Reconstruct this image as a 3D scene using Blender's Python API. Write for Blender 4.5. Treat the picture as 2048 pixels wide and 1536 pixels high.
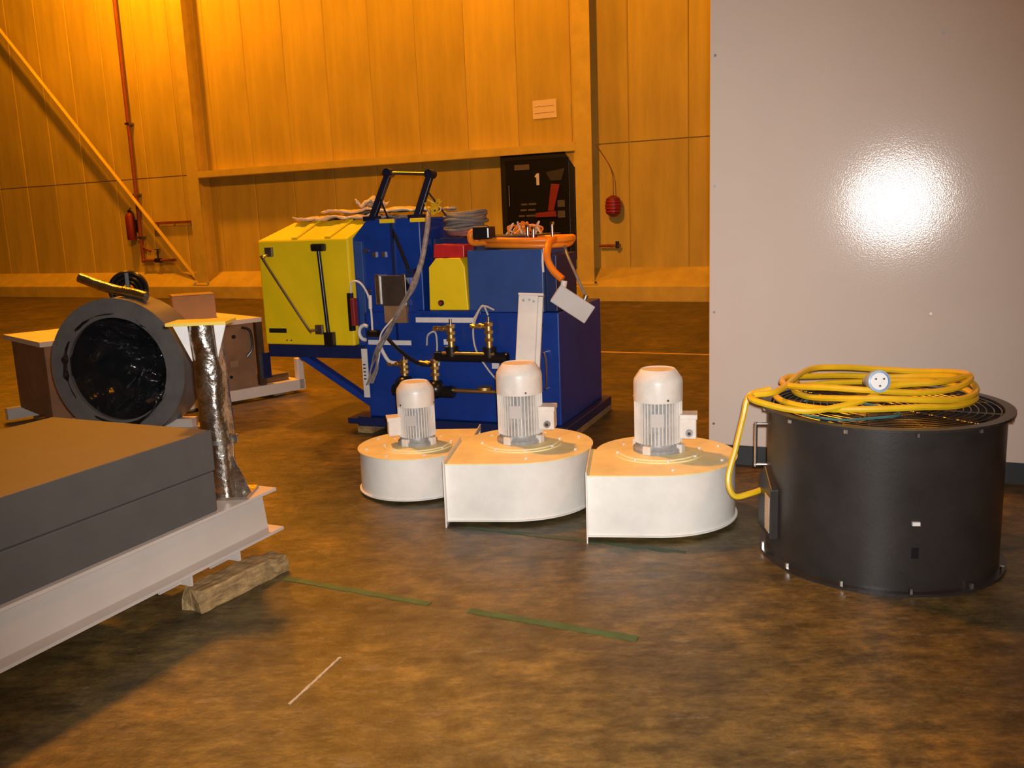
import bpy, bmesh, math, random
from mathutils import Vector, Matrix, noise
random.seed(7)
for o in list(bpy.data.objects): bpy.data.objects.remove(o)
scene = bpy.context.scene
C = scene.collection
PI = math.pi

# ------------------------------------------------------------------ camera
FPX, PITCH, ROLL = 1780.0, math.atan(331/1780.0), 0.038
cam = bpy.data.objects.new('camera', bpy.data.cameras.new('camera')); C.objects.link(cam)
cam.data.sensor_width = 36; cam.data.lens = 36*FPX/2048; cam.data.clip_end = 200
fw = Vector((0, math.cos(PITCH), -math.sin(PITCH))); u0 = Vector((0, math.sin(PITCH), math.cos(PITCH))); r0 = Vector((1, 0, 0))
rt = r0*math.cos(ROLL) - u0*math.sin(ROLL); up = u0*math.cos(ROLL) + r0*math.sin(ROLL)
m = Matrix((rt, up, -fw)).transposed().to_4x4(); m.translation = (0, 0, 1.6)
cam.matrix_world = m
scene.camera = cam

# ------------------------------------------------------------------ light
w = bpy.data.worlds.new('world'); scene.world = w; w.use_nodes = True
bg = w.node_tree.nodes['Background']; bg.inputs[0].default_value = (1.0, .48, .12, 1); bg.inputs[1].default_value = .05
SODIUM = (1.0, .34, .010)
def lamp(name, loc, power, radius, col=SODIUM):
    l = bpy.data.lights.new(name, 'POINT'); l.energy = power; l.shadow_soft_size = radius; l.color = col
    o = bpy.data.objects.new(name, l); C.objects.link(o); o.location = loc
    return o
def hangar_lamp(name, loc, power, radius=.3):
    return lamp(name, loc, power, radius)
# high-bay sodium lamps hang in a row before the back wall and over the floor
hangar_lamp('sodium_lamp', (-9.03, 19.82, 9.5), 2350)
hangar_lamp('sodium_lamp', (-1.6, 16.3, 9.0), 480)
hangar_lamp('sodium_lamp', (-3.2, 8.0, 8.6), 3300)
hangar_lamp('sodium_lamp', (4.5, 0.5, 8.6), 500)
# the photographer's flash, just above the lens
fl_ = bpy.data.lights.new('camera_flash', 'SPOT'); fl_.energy = 890; fl_.shadow_soft_size = .02; fl_.color = (1.0, .96, .93)
fl_.spot_size = math.radians(85); fl_.spot_blend = 1.0
flash = bpy.data.objects.new('camera_flash', fl_); C.objects.link(flash)
mf = m.copy(); mf.translation = (0.03, 0.02, 1.635); flash.matrix_world = mf
vs = scene.view_settings
vs.view_transform = 'Standard'; vs.look = 'None'; vs.gamma = 1; vs.use_curve_mapping = False; vs.exposure = 0

# ------------------------------------------------------------------ materials
def mat(name, col, rough=.5, metal=0, var=.15, scale=6, bump=0, bscale=40, col2=None, stretch=None, rnd=0, spec=.5, coat=0):
    M = bpy.data.materials.new(name); M.use_nodes = True
    nt = M.node_tree; N = nt.nodes; L = nt.links; b = N['Principled BSDF']
    b.inputs['Roughness'].default_value = rough; b.inputs['Metallic'].default_value = metal
    b.inputs['Specular IOR Level'].default_value = spec; b.inputs['Coat Weight'].default_value = coat
    tc = N.new('ShaderNodeTexCoord'); mp = N.new('ShaderNodeMapping'); L.new(tc.outputs['Object'], mp.inputs[0])
    if stretch: mp.inputs['Scale'].default_value = stretch
    nz = N.new('ShaderNodeTexNoise'); nz.inputs['Scale'].default_value = scale; nz.inputs['Detail'].default_value = 6; nz.inputs['Roughness'].default_value = .62
    L.new(mp.outputs[0], nz.inputs['Vector'])
    rp = N.new('ShaderNodeValToRGB'); rp.color_ramp.elements[0].position = .3; rp.color_ramp.elements[1].position = .7
    c2 = col2 if col2 else tuple(c*(1-var) for c in col)
    rp.color_ramp.elements[0].color = (*c2, 1); rp.color_ramp.elements[1].color = (*col, 1)
    L.new(nz.outputs['Fac'], rp.inputs[0])
    out = rp.outputs[0]
    if rnd:
        oi = N.new('ShaderNodeObjectInfo'); mr = N.new('ShaderNodeMapRange'); mr.inputs[3].default_value = 1-rnd; mr.inputs[4].default_value = 1
        L.new(oi.outputs['Random'], mr.inputs[0])
        mx = N.new('ShaderNodeVectorMath'); mx.operation = 'SCALE'; L.new(out, mx.inputs[0]); L.new(mr.outputs[0], mx.inputs['Scale']); out = mx.outputs[0]
    L.new(out, b.inputs['Base Color'])
    if bump:
        n2 = N.new('ShaderNodeTexNoise'); n2.inputs['Scale'].default_value = bscale; n2.inputs['Detail'].default_value = 4; L.new(mp.outputs[0], n2.inputs['Vector'])
        bp = N.new('ShaderNodeBump'); bp.inputs['Strength'].default_value = bump; bp.inputs['Distance'].default_value = .01
        L.new(n2.outputs['Fac'], bp.inputs['Height']); L.new(bp.outputs[0], b.inputs['Normal'])
    return M
def floor_mat():
    M = bpy.data.materials.new('concrete_floor'); M.use_nodes = True
    nt = M.node_tree; N = nt.nodes; L = nt.links; b = N['Principled BSDF']
    tc = N.new('ShaderNodeTexCoord')
    def nz(scale, det, ro, st=(1, 1, 1)):
        mp = N.new('ShaderNodeMapping'); mp.inputs['Scale'].default_value = st; L.new(tc.outputs['Object'], mp.inputs[0])
        n = N.new('ShaderNodeTexNoise'); n.inputs['Scale'].default_value = scale; n.inputs['Detail'].default_value = det; n.inputs['Roughness'].default_value = ro
        L.new(mp.outputs[0], n.inputs['Vector']); return n.outputs['Fac']
    def ramp(src, stops):
        r = N.new('ShaderNodeValToRGB'); e = r.color_ramp.elements
        e[0].position, e[0].color = stops[0][0], (*stops[0][1], 1); e[1].position, e[1].color = stops[-1][0], (*stops[-1][1], 1)
        for p, c in stops[1:-1]:
            x = e.new(p); x.color = (*c, 1)
        L.new(src, r.inputs[0]); return r.outputs[0]
    big = ramp(nz(1.3, 9, .68), [(.33, (.042, .034, .018)), (.47, (.076, .057, .021)), (.56, (.104, .074, .024)), (.68, (.180, .114, .026))])
    fine = ramp(nz(15, 10, .85, (.6, 1.5, 1)), [(.34, (.42, .41, .40)), (.5, (.92, .92, .92)), (.66, (1.65, 1.6, 1.5))])
    mx = N.new('ShaderNodeMix'); mx.data_type = 'RGBA'; mx.blend_type = 'MULTIPLY'; mx.inputs[0].default_value = 1
    mid = ramp(nz(5.5, 8, .7, (1, 1.5, 1)), [(.36, (.52, .54, .58)), (.5, (1, 1, 1)), (.63, (1.45, 1.38, 1.2))])
    mm = N.new('ShaderNodeMix'); mm.data_type = 'RGBA'; mm.blend_type = 'MULTIPLY'; mm.inputs[0].default_value = 1
    L.new(big, mm.inputs[6]); L.new(mid, mm.inputs[7])
    L.new(mm.outputs[2], mx.inputs[6]); L.new(fine, mx.inputs[7])
    wear = ramp(nz(4.2, 12, .8, (1, 2.4, 1)), [(.56, (0, 0, 0)), (.68, (.6, .6, .6))])
    mx2 = N.new('ShaderNodeMix'); mx2.data_type = 'RGBA'; L.new(wear, mx2.inputs[0]); L.new(mx.outputs[2], mx2.inputs[6]); mx2.inputs[7].default_value = (.20, .165, .10, 1)
    L.new(mx2.outputs[2], b.inputs['Base Color'])
    rr = N.new('ShaderNodeMapRange'); rr.inputs[3].default_value = .30; rr.inputs[4].default_value = .60; L.new(nz(5, 6, .6), rr.inputs[0]); L.new(rr.outputs[0], b.inputs['Roughness'])
    bp = N.new('ShaderNodeBump'); bp.inputs['Strength'].default_value = .25; bp.inputs['Distance'].default_value = .01; L.new(nz(30, 5, .6), bp.inputs['Height']); L.new(bp.outputs[0], b.inputs['Normal'])
    return M
MT = dict(
    floor=floor_mat(),
    wall=mat('wall_sheet', (.74, .56, .09), .6, 0, .3, 1.3, .1, 12, stretch=(2.2, 1, .35), rnd=.14),
    steel_paint=mat('painted_steel', (.74, .56, .10), .5, 0, .2, 3),
    curb=mat('curb_concrete', (.72, .54, .10), .75, 0, .25, 3, .2, 25),
    rust=mat('red_pipe', (.30, .07, .035), .5, 0, .3, 12),
    red=mat('red_paint', (.55, .02, .02), .4, 0, .25, 14),
    darkred=mat('dull_red_paint', (.26, .02, .018), .5, 0, .25, 14),
    black=mat('black_paint', (.012, .012, .014), .45, 0, .3, 10),
    blackpl=mat('black_plastic', (.010, .010, .011), .28, 0, .3, 20),
    film=mat('black_film', (.012, .012, .013), .14, 0, .3, 9, .7, 14),
    drum=mat('drum_paint', (.030, .026, .024), .36, 0, .35, 5, .05, 60),
    blue=mat('blue_paint', (.006, .045, .30), .34, 0, .3, 5, .04, 30),
    navy=mat('navy_paint', (.006, .018, .090), .42, 0, .3, 6),
    midnight=mat('midnight_paint', (.006, .008, .030), .4, 0, .3, 6),
    blue2=mat('mid_blue_paint', (.030, .080, .28), .38, 0, .22, 5, .06, 40),
    yellow=mat('yellow_paint', (.92, .66, .006), .45, 0, .12, 3),
    cream=mat('cream_paint', (.80, .77, .71), .38, 0, .22, 3.5, .04, 30),
    creamtop_tinted=mat('cream_sodium_tint', (.86, .76, .40), .45, 0, .2, 7, .05, 30),  # fan cream with the sodium lamps' orange cast put into the top colour
    motor=mat('motor_paint', (.78, .73, .66), .36, 0, .2, 10, .06, 50),
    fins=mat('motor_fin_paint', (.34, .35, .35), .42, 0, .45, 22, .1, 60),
    white=mat('white_enamel', (.68, .57, .49), .12, 0, .04, 2, .055, 150, spec=.27),
    dark=mat('dark_plinth', (.030, .030, .034), .6, 0, .2, 6),
    beam=mat('beam_paint', (.50, .44, .39), .42, 0, .1, 4, .04, 30),
    grey=mat('grey_board', (.078, .070, .066), .62, 0, .14, 6, .06, 40),
    wood=mat('old_timber', (.42, .27, .11), .75, 0, .72, 14, .6, 30, stretch=(1, 5, 2)),
    ply=mat('brown_panel', (.30, .17, .085), .65, 0, .35, 5),
    card=mat('cardboard', (.34, .22, .12), .75, 0, .2, 5),
    foil=mat('foil_wrap', (.72, .66, .58), .22, 1, .35, 14, .9, 18),
    chrome=mat('bright_metal', (.62, .60, .57), .25, 1, .2, 8),
    steel=mat('dull_metal', (.32, .30, .28), .4, 1, .3, 10),
    brass=mat('brass', (.80, .58, .22), .42, 1, .25, 16),
    rail=mat('white_rail', (.78, .70, .60), .45, 0, .1, 5),
    label=mat('white_label', (.72, .70, .68), .5, 0, .1, 20),
    orange=mat('orange_hose', (.85, .24, .015), .4, 0, .2, 12),
    ycable=mat('yellow_cable', (.74, .47, .012), .38, 0, .2, 10),
    gcable=mat('grey_cable', (.24, .22, .20), .45, 0, .4, 14),
    braid=mat('braided_cable', (.36, .30, .27), .5, 0, .5, 40),
    pink=mat('pink_cable', (.36, .12, .11), .5, 0, .3, 14),
    teal=mat('teal_cord', (.05, .17, .17), .5, 0, .3, 14),
    sheet=mat('pale_sheet', (.66, .55, .42), .35, 0, .25, 12, .4, 30),
    jbox=mat('grey_junction', (.50, .48, .46), .45, 0, .1, 8),
    grn=mat('green_tape', (.045, .115, .040), .6, 0, .5, 9, .1, 40),
    grn2=mat('worn_green_tape', (.045, .075, .035), .65, 0, .45, 14, .1, 40),
    chalk=mat('chalk_line', (.50, .40, .28), .8, 0, .4, 30),
    yline=mat('yellow_floor_paint', (.72, .46, .10), .6, 0, .3, 8),
    paper=mat('paper', (.86, .74, .55), .7, 0, .1, 6),
    printink=mat('grey_print', (.12, .10, .085), .6, 0, .3, 30),
    ring=mat('grey_ring', (.13, .125, .12), .4, 0, .3, 8),
    soot=mat('soot', (.10, .06, .03), .9, 0, .5, 20),
    plug=mat('pale_blue_plug', (.35, .50, .72), .35, 0, .15, 10),
    plugface=mat('white_plug', (.86, .86, .84), .4, 0, .1, 10),
)
# ------------------------------------------------------------------ mesh builder
def catmull(pts, n):
    if n <= 1 or len(pts) < 3: return [Vector(p) for p in pts]
    P = [Vector(p) for p in pts]; out = []
    for i in range(len(P)-1):
        a = P[i-1] if i else P[0]*2-P[1]; b = P[i]; c = P[i+1]; d = P[i+2] if i+2 < len(P) else P[-1]*2-P[-2]
        for k in range(n):
            t = k/n
            out.append(.5*((2*b)+(c-a)*t+(2*a-5*b+4*c-d)*t*t+(3*b-a-3*c+d)*t**3))
    out.append(P[-1]); return out
class MB:
    def __init__(s): s.v = []; s.f = []; s.sm = []
    def add(s, V, Fs, smooth=False):
        o = len(s.v); s.v += [tuple(v) for v in V]
        for q in Fs: s.f.append([o+i for i in q]); s.sm.append(smooth)
        return s
    def box(s, a, b, M=None):
        x0, y0, z0 = a; x1, y1, z1 = b
        V = [Vector(p) for p in ((x0,y0,z0),(x1,y0,z0),(x1,y1,z0),(x0,y1,z0),(x0,y0,z1),(x1,y0,z1),(x1,y1,z1),(x0,y1,z1))]
        if M: V = [M @ v for v in V]
        return s.add(V, [(0,3,2,1),(4,5,6,7),(0,1,5,4),(1,2,6,5),(2,3,7,6),(3,0,4,7)])
    def bar(s, p, q, wd, ht, upv=(0,0,1)):
        p = Vector(p); q = Vector(q); d = (q-p).normalized(); sd = d.cross(Vector(upv)).normalized(); u = sd.cross(d)
        V = []
        for e in (p, q):
            for a, b in ((-1,-1),(1,-1),(1,1),(-1,1)): V.append(e+sd*a*wd/2+u*b*ht/2)
        return s.add(V, [(0,1,2,3)[::-1],(4,5,6,7),(0,1,5,4),(1,2,6,5),(2,3,7,6),(3,0,4,7)])
    def prism(s, poly, z0, z1, ax='z'):
        n = len(poly)
        def P(a, b, c): return (a, b, c) if ax == 'z' else ((a, c, b) if ax == 'y' else (c, a, b))
        V = [P(a, b, z0) for a, b in poly]+[P(a, b, z1) for a, b in poly]
        return s.add(V, [list(range(n))[::-1], list(range(n, 2*n))]+[(i, (i+1) % n, n+(i+1) % n, n+i) for i in range(n)])
    def cyl(s, p, q, r, r2=None, n=16, smooth=True):
        p = Vector(p); q = Vector(q); r2 = r if r2 is None else r2
        d = (q-p).normalized(); a = d.orthogonal().normalized(); b = d.cross(a)
        V = [p+(a*math.cos(2*PI*i/n)+b*math.sin(2*PI*i/n))*r for i in range(n)]+[q+(a*math.cos(2*PI*i/n)+b*math.sin(2*PI*i/n))*r2 for i in range(n)]
        s.add(V, [(i, (i+1) % n, n+(i+1) % n, n+i) for i in range(n)], smooth)
        o = len(s.v)-2*n
        s.f.append([o+i for i in range(n)][::-1]); s.sm.append(False); s.f.append([o+n+i for i in range(n)]); s.sm.append(False)
        return s
    def tube(s, pts, r, n=8, sub=6, closed=False):
        P = catmull(pts, sub); V = []; a = None
        for i, p in enumerate(P):
            d = (P[min(i+1, len(P)-1)]-P[max(i-1, 0)]); d = d.normalized() if d.length > 1e-9 else Vector((0,0,1))
            a = (d.orthogonal() if a is None else a-d*a.dot(d)).normalized(); b = d.cross(a)
            V += [p+(a*math.cos(2*PI*k/n)+b*math.sin(2*PI*k/n))*r for k in range(n)]
        Fs = [(i*n+k, i*n+(k+1) % n, (i+1)*n+(k+1) % n, (i+1)*n+k) for i in range(len(P)-1) for k in range(n)]
        s.add(V, Fs, True); o = len(s.v)-len(V)
        s.f.append([o+k for k in range(n)][::-1]); s.sm.append(False); s.f.append([o+len(V)-n+k for k in range(n)]); s.sm.append(False)
        return s
    def lathe(s, prof, c=(0,0,0), n=40, smooth=True, M=None):
        c = Vector(c); V = []
        for r, z in prof: V += [Vector((r*math.cos(2*PI*k/n), r*math.sin(2*PI*k/n), z)) for k in range(n)]
        if M: V = [M @ v for v in V]
        V = [v+c for v in V]
        return s.add(V, [(i*n+k, i*n+(k+1) % n, (i+1)*n+(k+1) % n, (i+1)*n+k) for i in range(len(prof)-1) for k in range(n)], smooth)
    def sphere(s, c, r, n=12, sz=1):
        return s.lathe([(max(r*math.sin(PI*i/n), 1e-4), -r*math.cos(PI*i/n)*sz) for i in range(n+1)], c, n*2)
    def build(s, name, mt, parent=None, bev=0, label=None, loc=None, rotz=None):
        me = bpy.data.meshes.new(name); me.from_pydata(s.v, [], s.f); me.validate()
        bm = bmesh.new(); bm.from_mesh(me)
        bmesh.ops.recalc_face_normals(bm, faces=bm.faces); bm.to_mesh(me); bm.free()
        if len(me.polygons) == len(s.sm): me.polygons.foreach_set('use_smooth', s.sm)
        me.materials.append(MT[mt]); o = bpy.data.objects.new(name, me); C.objects.link(o)
        if any(s.sm):
            try: me.set_sharp_from_angle(angle=math.radians(40))
            except Exception: pass
        if parent: o.parent = parent
        if loc is not None: o.location = loc
        if rotz is not None: o.rotation_euler.z = rotz
        if bev:
            b = o.modifiers.new('bevel', 'BEVEL'); b.width = bev; b.segments = 2; b.limit_method = 'ANGLE'; b.angle_limit = math.radians(40)
        if label: o['label'] = label
        return o
def tag(o, label, cat, group=None):
    o['label'] = label; o['category'] = cat
    if group: o['group'] = group
    return o
def struct(o): o['kind'] = 'structure'; return o
def empty(name, loc, rotz, label, cat, group=None):
    o = bpy.data.objects.new(name, None); C.objects.link(o); o.location = loc; o.rotation_euler.z = rotz; o.empty_display_size = .1
    return tag(o, label, cat, group)
def copy_part(o, loc, parent=None, rot=None):
    c = o.copy(); C.objects.link(c); c.parent = parent or o.parent; c.location = loc
    if rot: c.rotation_euler = rot
    return c

# ------------------------------------------------------------------ structure
struct(MB().box((-34, -6, -.2), (26, 34, 0)).build('floor', 'floor'))
WL, WR = (2.677, 16.872, 0), math.atan2(-.44676, .89465)      # origin and turn of the back wall; local x right, -y into the hall
def wall_thing(name, label, cat, x=0, y=0, z=0, group=None):
    p = Matrix.Rotation(WR, 4, 'Z') @ Vector((x, y, z)) + Vector(WL)
    return empty(name, p, WR, label, cat, group)
back = struct(MB().box((-28, .03, 0), (12, .3, 11)).build('wall_back', 'wall', loc=WL, rotz=WR))
def panel_mesh(z0, z1, wd):
    mb = MB(); g = .003
    mb.prism([(g, .03), (g, .006), (g+.02, -.004), (wd-g-.02, -.004), (wd-g, .006), (wd-g, .03)], z0, z1)
    return mb
PW = 1.13
pu = panel_mesh(2.92, 10.6, PW).build('wall_panel', 'wall', back); pl_ = panel_mesh(.4, 2.895, PW).build('wall_panel', 'wall', back)
for i in range(34):
    x = -27.5+i*PW
    if i == 0: pu.location.x = x; pl_.location.x = x
    else: copy_part(pu, (x, 0, 0)); copy_part(pl_, (x, 0, 0))
curb = struct(MB().prism([(-.46, 0), (-.46, .27), (-.43, .30), (-.02, .60), (.03, .60), (.03, 0)], -28, 12, 'x').build('baseboard_back', 'curb', loc=WL, rotz=WR))

def h_column(x0, label):
    t = wall_thing('steel_column', label, 'column', x0, 0)
    mb = MB().box((-.17, -.36, 0), (.17, -.335, 10.4)); mb.build('flange', 'steel_paint', t)
    MB().box((-.17, -.03, 0), (.17, -.005, 10.4)).build('flange', 'steel_paint', t)
    MB().box((-.011, -.335, 0), (.011, -.03, 10.4)).build('web', 'steel_paint', t)
    MB().box((-.25, -.44, .30), (.25, -.0, .325)).build('base_plate', 'steel_paint', t)
    b = MB().cyl((0, 0, 0), (0, 0, .04), .022, n=6, smooth=False).build('anchor_bolt', 'steel', t, loc=(-.21, -.4, .325))
    for q in ((.21, -.4, .325), (-.21, -.1, .325), (.21, -.1, .325)): copy_part(b, q)
    return t
colL = h_column(-10.98, 'steel column at the left, beside the diagonal brace and red riser pipe')
colR = h_column(-1.15, 'steel column at the right edge of the black cabinet')
MB().prism([(0, 2.35), (.0, 2.9), (-.30, 2.9), (-.30, 2.80)], -.30, -.28, 'y').build('gusset', 'steel_paint', colR, loc=(-.10, 0, 0))
gt = wall_thing('wall_girt', 'long horizontal steel rail between the two wall columns', 'beam', -6.05, 0, 2.80)
MB().box((-4.76, -.36, .13), (4.75, -.002, .150)).build('top_flange', 'steel_paint', gt)
MB().box((-4.76, -.36, 0), (4.75, -.002, .012)).build('bottom_flange', 'steel_paint', gt)
MB().box((-4.76, -.362, .012), (4.75, -.345, .13)).build('web', 'steel_paint', gt)
for xx in (-4.6, 4.6): MB().box((xx-.08, -.34, .012), (xx+.08, -.32, .13)).build('end_cleat', 'steel_paint', gt)
br = wall_thing('diagonal_brace', 'diagonal steel angle rising left from the foot of the left column', 'brace', -11.3, -.25, .40)
MB().bar((0, 0, .06), (-6.5, 0, 7.05), .02, .09, (0, 1, 0)).build('leg_plate', 'steel_paint', br)
MB().bar((0, .05, .01), (-6.5, .05, 7.0), .10, .015, (0, 1, 0)).build('outstanding_leg', 'steel_paint', br)
MB().box((-.02, -.03, -.1), (.30, .03, .2)).build('gusset', 'steel_paint', br)
# riser pipe with valve at the left
rp = wall_thing('riser_pipe', 'dark red vertical riser pipe with low branch and valve at far left', 'pipe', -13.15, -.12, 0)
MB().cyl((0, 0, .90), (0, 0, 10), .045).build('vertical_pipe', 'rust', rp)
MB().cyl((0, 0, .90), (1.1, 0, .90), .035).build('branch_pipe', 'rust', rp)
MB().sphere((0, 0, .90), .055).build('elbow', 'rust', rp)
v = MB().cyl((.52, 0, .9), (.52, 0, 1.16), .02).build('valve_stem', 'black', rp); MB().cyl((.52, 0, 1.16), (.52, 0, 1.18), .07).build('handwheel', 'black', v)
MB().cyl((.43, 0, .9), (.61, 0, .9), .06).build('valve_body', 'black', rp)
for z in (1.45, 2.5, 4.2): MB().box((-.07, -.05, z), (.07, .11, z+.05)).build('pipe_clamp', 'steel', rp)
MB().cyl((-.0, 0, 1.25), (.28, 0, 1.13), .03).build('drain_pipe', 'rust', rp)
fe = wall_thing('fire_extinguisher', 'red fire extinguisher hanging beside the riser pipe', 'extinguisher', -13.42, -.155, 1.42)
MB().lathe([(.001, 0), (.10, 0), (.115, .03), (.115, .56), (.09, .64), (.04, .68), (.001, .68)], n=24).build('cylinder', 'darkred', fe)
MB().box((-.03, -.03, .68), (.03, .03, .74)).build('valve_head', 'black', fe)
MB().bar((0, 0, .75), (.12, -.04, .79), .025, .012).build('lever', 'black', fe)
MB().tube([(.02, 0, .72), (.14, -.02, .66), (.15, -.02, .4), (.14, 0, .12)], .016).build('hose', 'black', fe)
MB().box((-.10, .11, .2), (.10, .14, .5)).build('wall_bracket', 'steel', fe)
cr = wall_thing('cable_rail', 'short dark horizontal rail fixed left of the left column', 'rail', -12.75, -.10, 1.78)
MB().box((0, 0, 0), (1.35, .06, .06)).build('rail', 'rust', cr)
for x in (.1, .65, 1.2): MB().box((x, .06, .005), (x+.05, .10, .055)).build('standoff', 'rust', cr)
# paper notice
pn = wall_thing('paper_notice', 'pale rectangular notice on the wall above the black cabinet', 'notice', -2.06, -.02, 3.47)
MB().box((-.25, 0, 0), (.25, .012, .34)).build('sheet', 'paper', pn)
for k in range(2): MB().box((-.21, -.003, .10+.12*k), (.20, 0, .108+.12*k)).build('printed_line', 'card', pn)
# black cabinet on the wall
bc = wall_thing('wall_cabinet', 'black wall cabinet with a white figure 1 and red lever', 'cabinet', -2.14, 0, .78)
MB().box((-.78, -.30, 0), (.78, -.004, 2.02)).build('body', 'black', bc, .01)
dr = MB().box((-.66, -.32, .10), (.68, -.302, 1.92)).build('door', 'blackpl', bc, .005)
MB().box((-.46, -.328, 1.73), (-.14, -.321, 1.83)).build('name_plate', 'printink', dr)
one = MB().prism([(-.03, 0), (.03, 0), (.03, .22), (-.015, .22), (-.06, .175), (-.06, .145), (-.03, .155)], -.328, -.321, 'y').build('figure_one', 'label', dr, loc=(.03, 0, 1.43), label='white printed figure 1')
MB().prism([(.24, .93), (.36, .93), (.50, 1.42), (.32, 1.44)], -.37, -.321, 'y').build('red_lever', 'darkred', dr, .008)
MB().prism([(-.02, .82), (.42, .82), (.40, .93), (-.02, .90)], -.38, -.321, 'y').build('red_lever_foot', 'darkred', dr, .008)
for k, (a, b_) in enumerate(((-.34, -.02), (-.36, -.04), (-.40, -.02))):
    z = 1.06-.11*k
    MB().box((a, -.326, z), (a+.13, -.321, z+.035)).build('printed_word', 'printink', dr); MB().box((a+.16, -.326, z), (b_, -.321, z+.035)).build('printed_word', 'printink', dr)
for z in (.80, 1.0): MB().box((.43, -.329, z), (.58, -.321, z+.13)).build('side_label', 'printink', dr)
MB().prism([(.30, 1.5), (.52, 1.5), (.60, 1.72), (.2, 1.66)], -.330, -.321, 'y').build('faded_sticker', 'dark', dr)
MB().cyl((-.58, -.35, 1.05), (-.58, -.35, 1.45), .012).build('door_handle', 'steel', dr)
# alarm bell and stub pipe
ab = wall_thing('alarm_bell', 'red ribbed alarm bell hanging on the wall right of the column', 'bell', -.65, -.155, 1.755)
MB().lathe([(.001, -.20), (.06, -.19), (.13, -.14), (.15, 0), (.13, .14), (.06, .19), (.001, .20)], n=24).build('bell_body', 'darkred', ab)
for k in range(4):
    z = -.10+.06*k; r = .157-.3*z*z
    MB().lathe([(r-.012, z-.01), (r, z-.01), (r, z+.01), (r-.012, z+.01)], n=24, smooth=False).build('rib', 'red', ab)
MB().tube([(0, .02, .19), (-.02, .05, .55), (-.12, .08, .8), (-.33, .0, 1.15)], .008).build('wire', 'rust', ab)
MB().box((-.05, .1, -.05), (.05, .14, .05)).build('wall_bracket', 'steel', ab)
sp = wall_thing('stub_pipe', 'short dark stub pipe with a tap low on the wall right of the column', 'pipe', -.96, -.10, 1.02)
MB().cyl((0, 0, 0), (.42, 0, 0), .025).build('pipe', 'rust', sp); MB().cyl((.36, 0, -.05), (.36, 0, .08), .035).build('tap', 'black', sp)
MB().cyl((.2, 0, 0), (.2, .09, 0), .02).build('bracket', 'rust', sp)

# ------------------------------------------------------------------ floor marks
def strip(name, p, q, wd, mt, label, cat, group=None, ragged=0):
    p = Vector((*p, .0)); q = Vector((*q, .0)); d = (q-p).normalized(); sdv = Vector((-d.y, d.x, 0)); n = 26; V = []; Fs = []
    for i in range(n+1):
        c = p+(q-p)*i/n; k = 1-ragged*random.random(); k2 = 1-ragged*random.random()
        V += [c+sdv*wd/2*k, c-sdv*wd/2*k2, c+sdv*wd/2*k+Vector((0,0,.0025)), c-sdv*wd/2*k2+Vector((0,0,.0025))]
    for i in range(n):
        a = 4*i; b = a+4; Fs += [(a+2, b+2, b+3, a+3), (a, a+2, a+3, a+1)[:4] if i == 0 else (a, b, b+2, a+2), (a+1, a+3, b+3, b+1)]
    return tag(MB().add(V, Fs).build(name, mt), label, cat, group)
strip('floor_tape', (-1.09, 3.90), (-.385, 3.555), .046, 'grn', 'green floor tape running from under the timber block to mid floor', 'tape', 'green floor tapes', .25)
strip('floor_tape', (-.215, 3.475), (.443, 3.168), .050, 'grn', 'brighter green floor tape in the right foreground, below the fan blowers', 'tape', 'green floor tapes', .2)
strip('floor_tape', (-.27, 4.50), (.80, 4.03), .045, 'grn2', 'worn dark green tape line just before the feet of the fan blowers', 'tape', 'green floor tapes', .6)
strip('chalk_mark', (-.80, 2.79), (-.686, 3.111), .013, 'chalk', 'thin pale scratch line on the bare floor at bottom left', 'mark', None, .5)
strip('floor_line', (-.3, 11.08), (3.6, 9.35), .07, 'yline', 'thin yellow painted line on the far floor beside the blue machine', 'line', None, .3)

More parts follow.
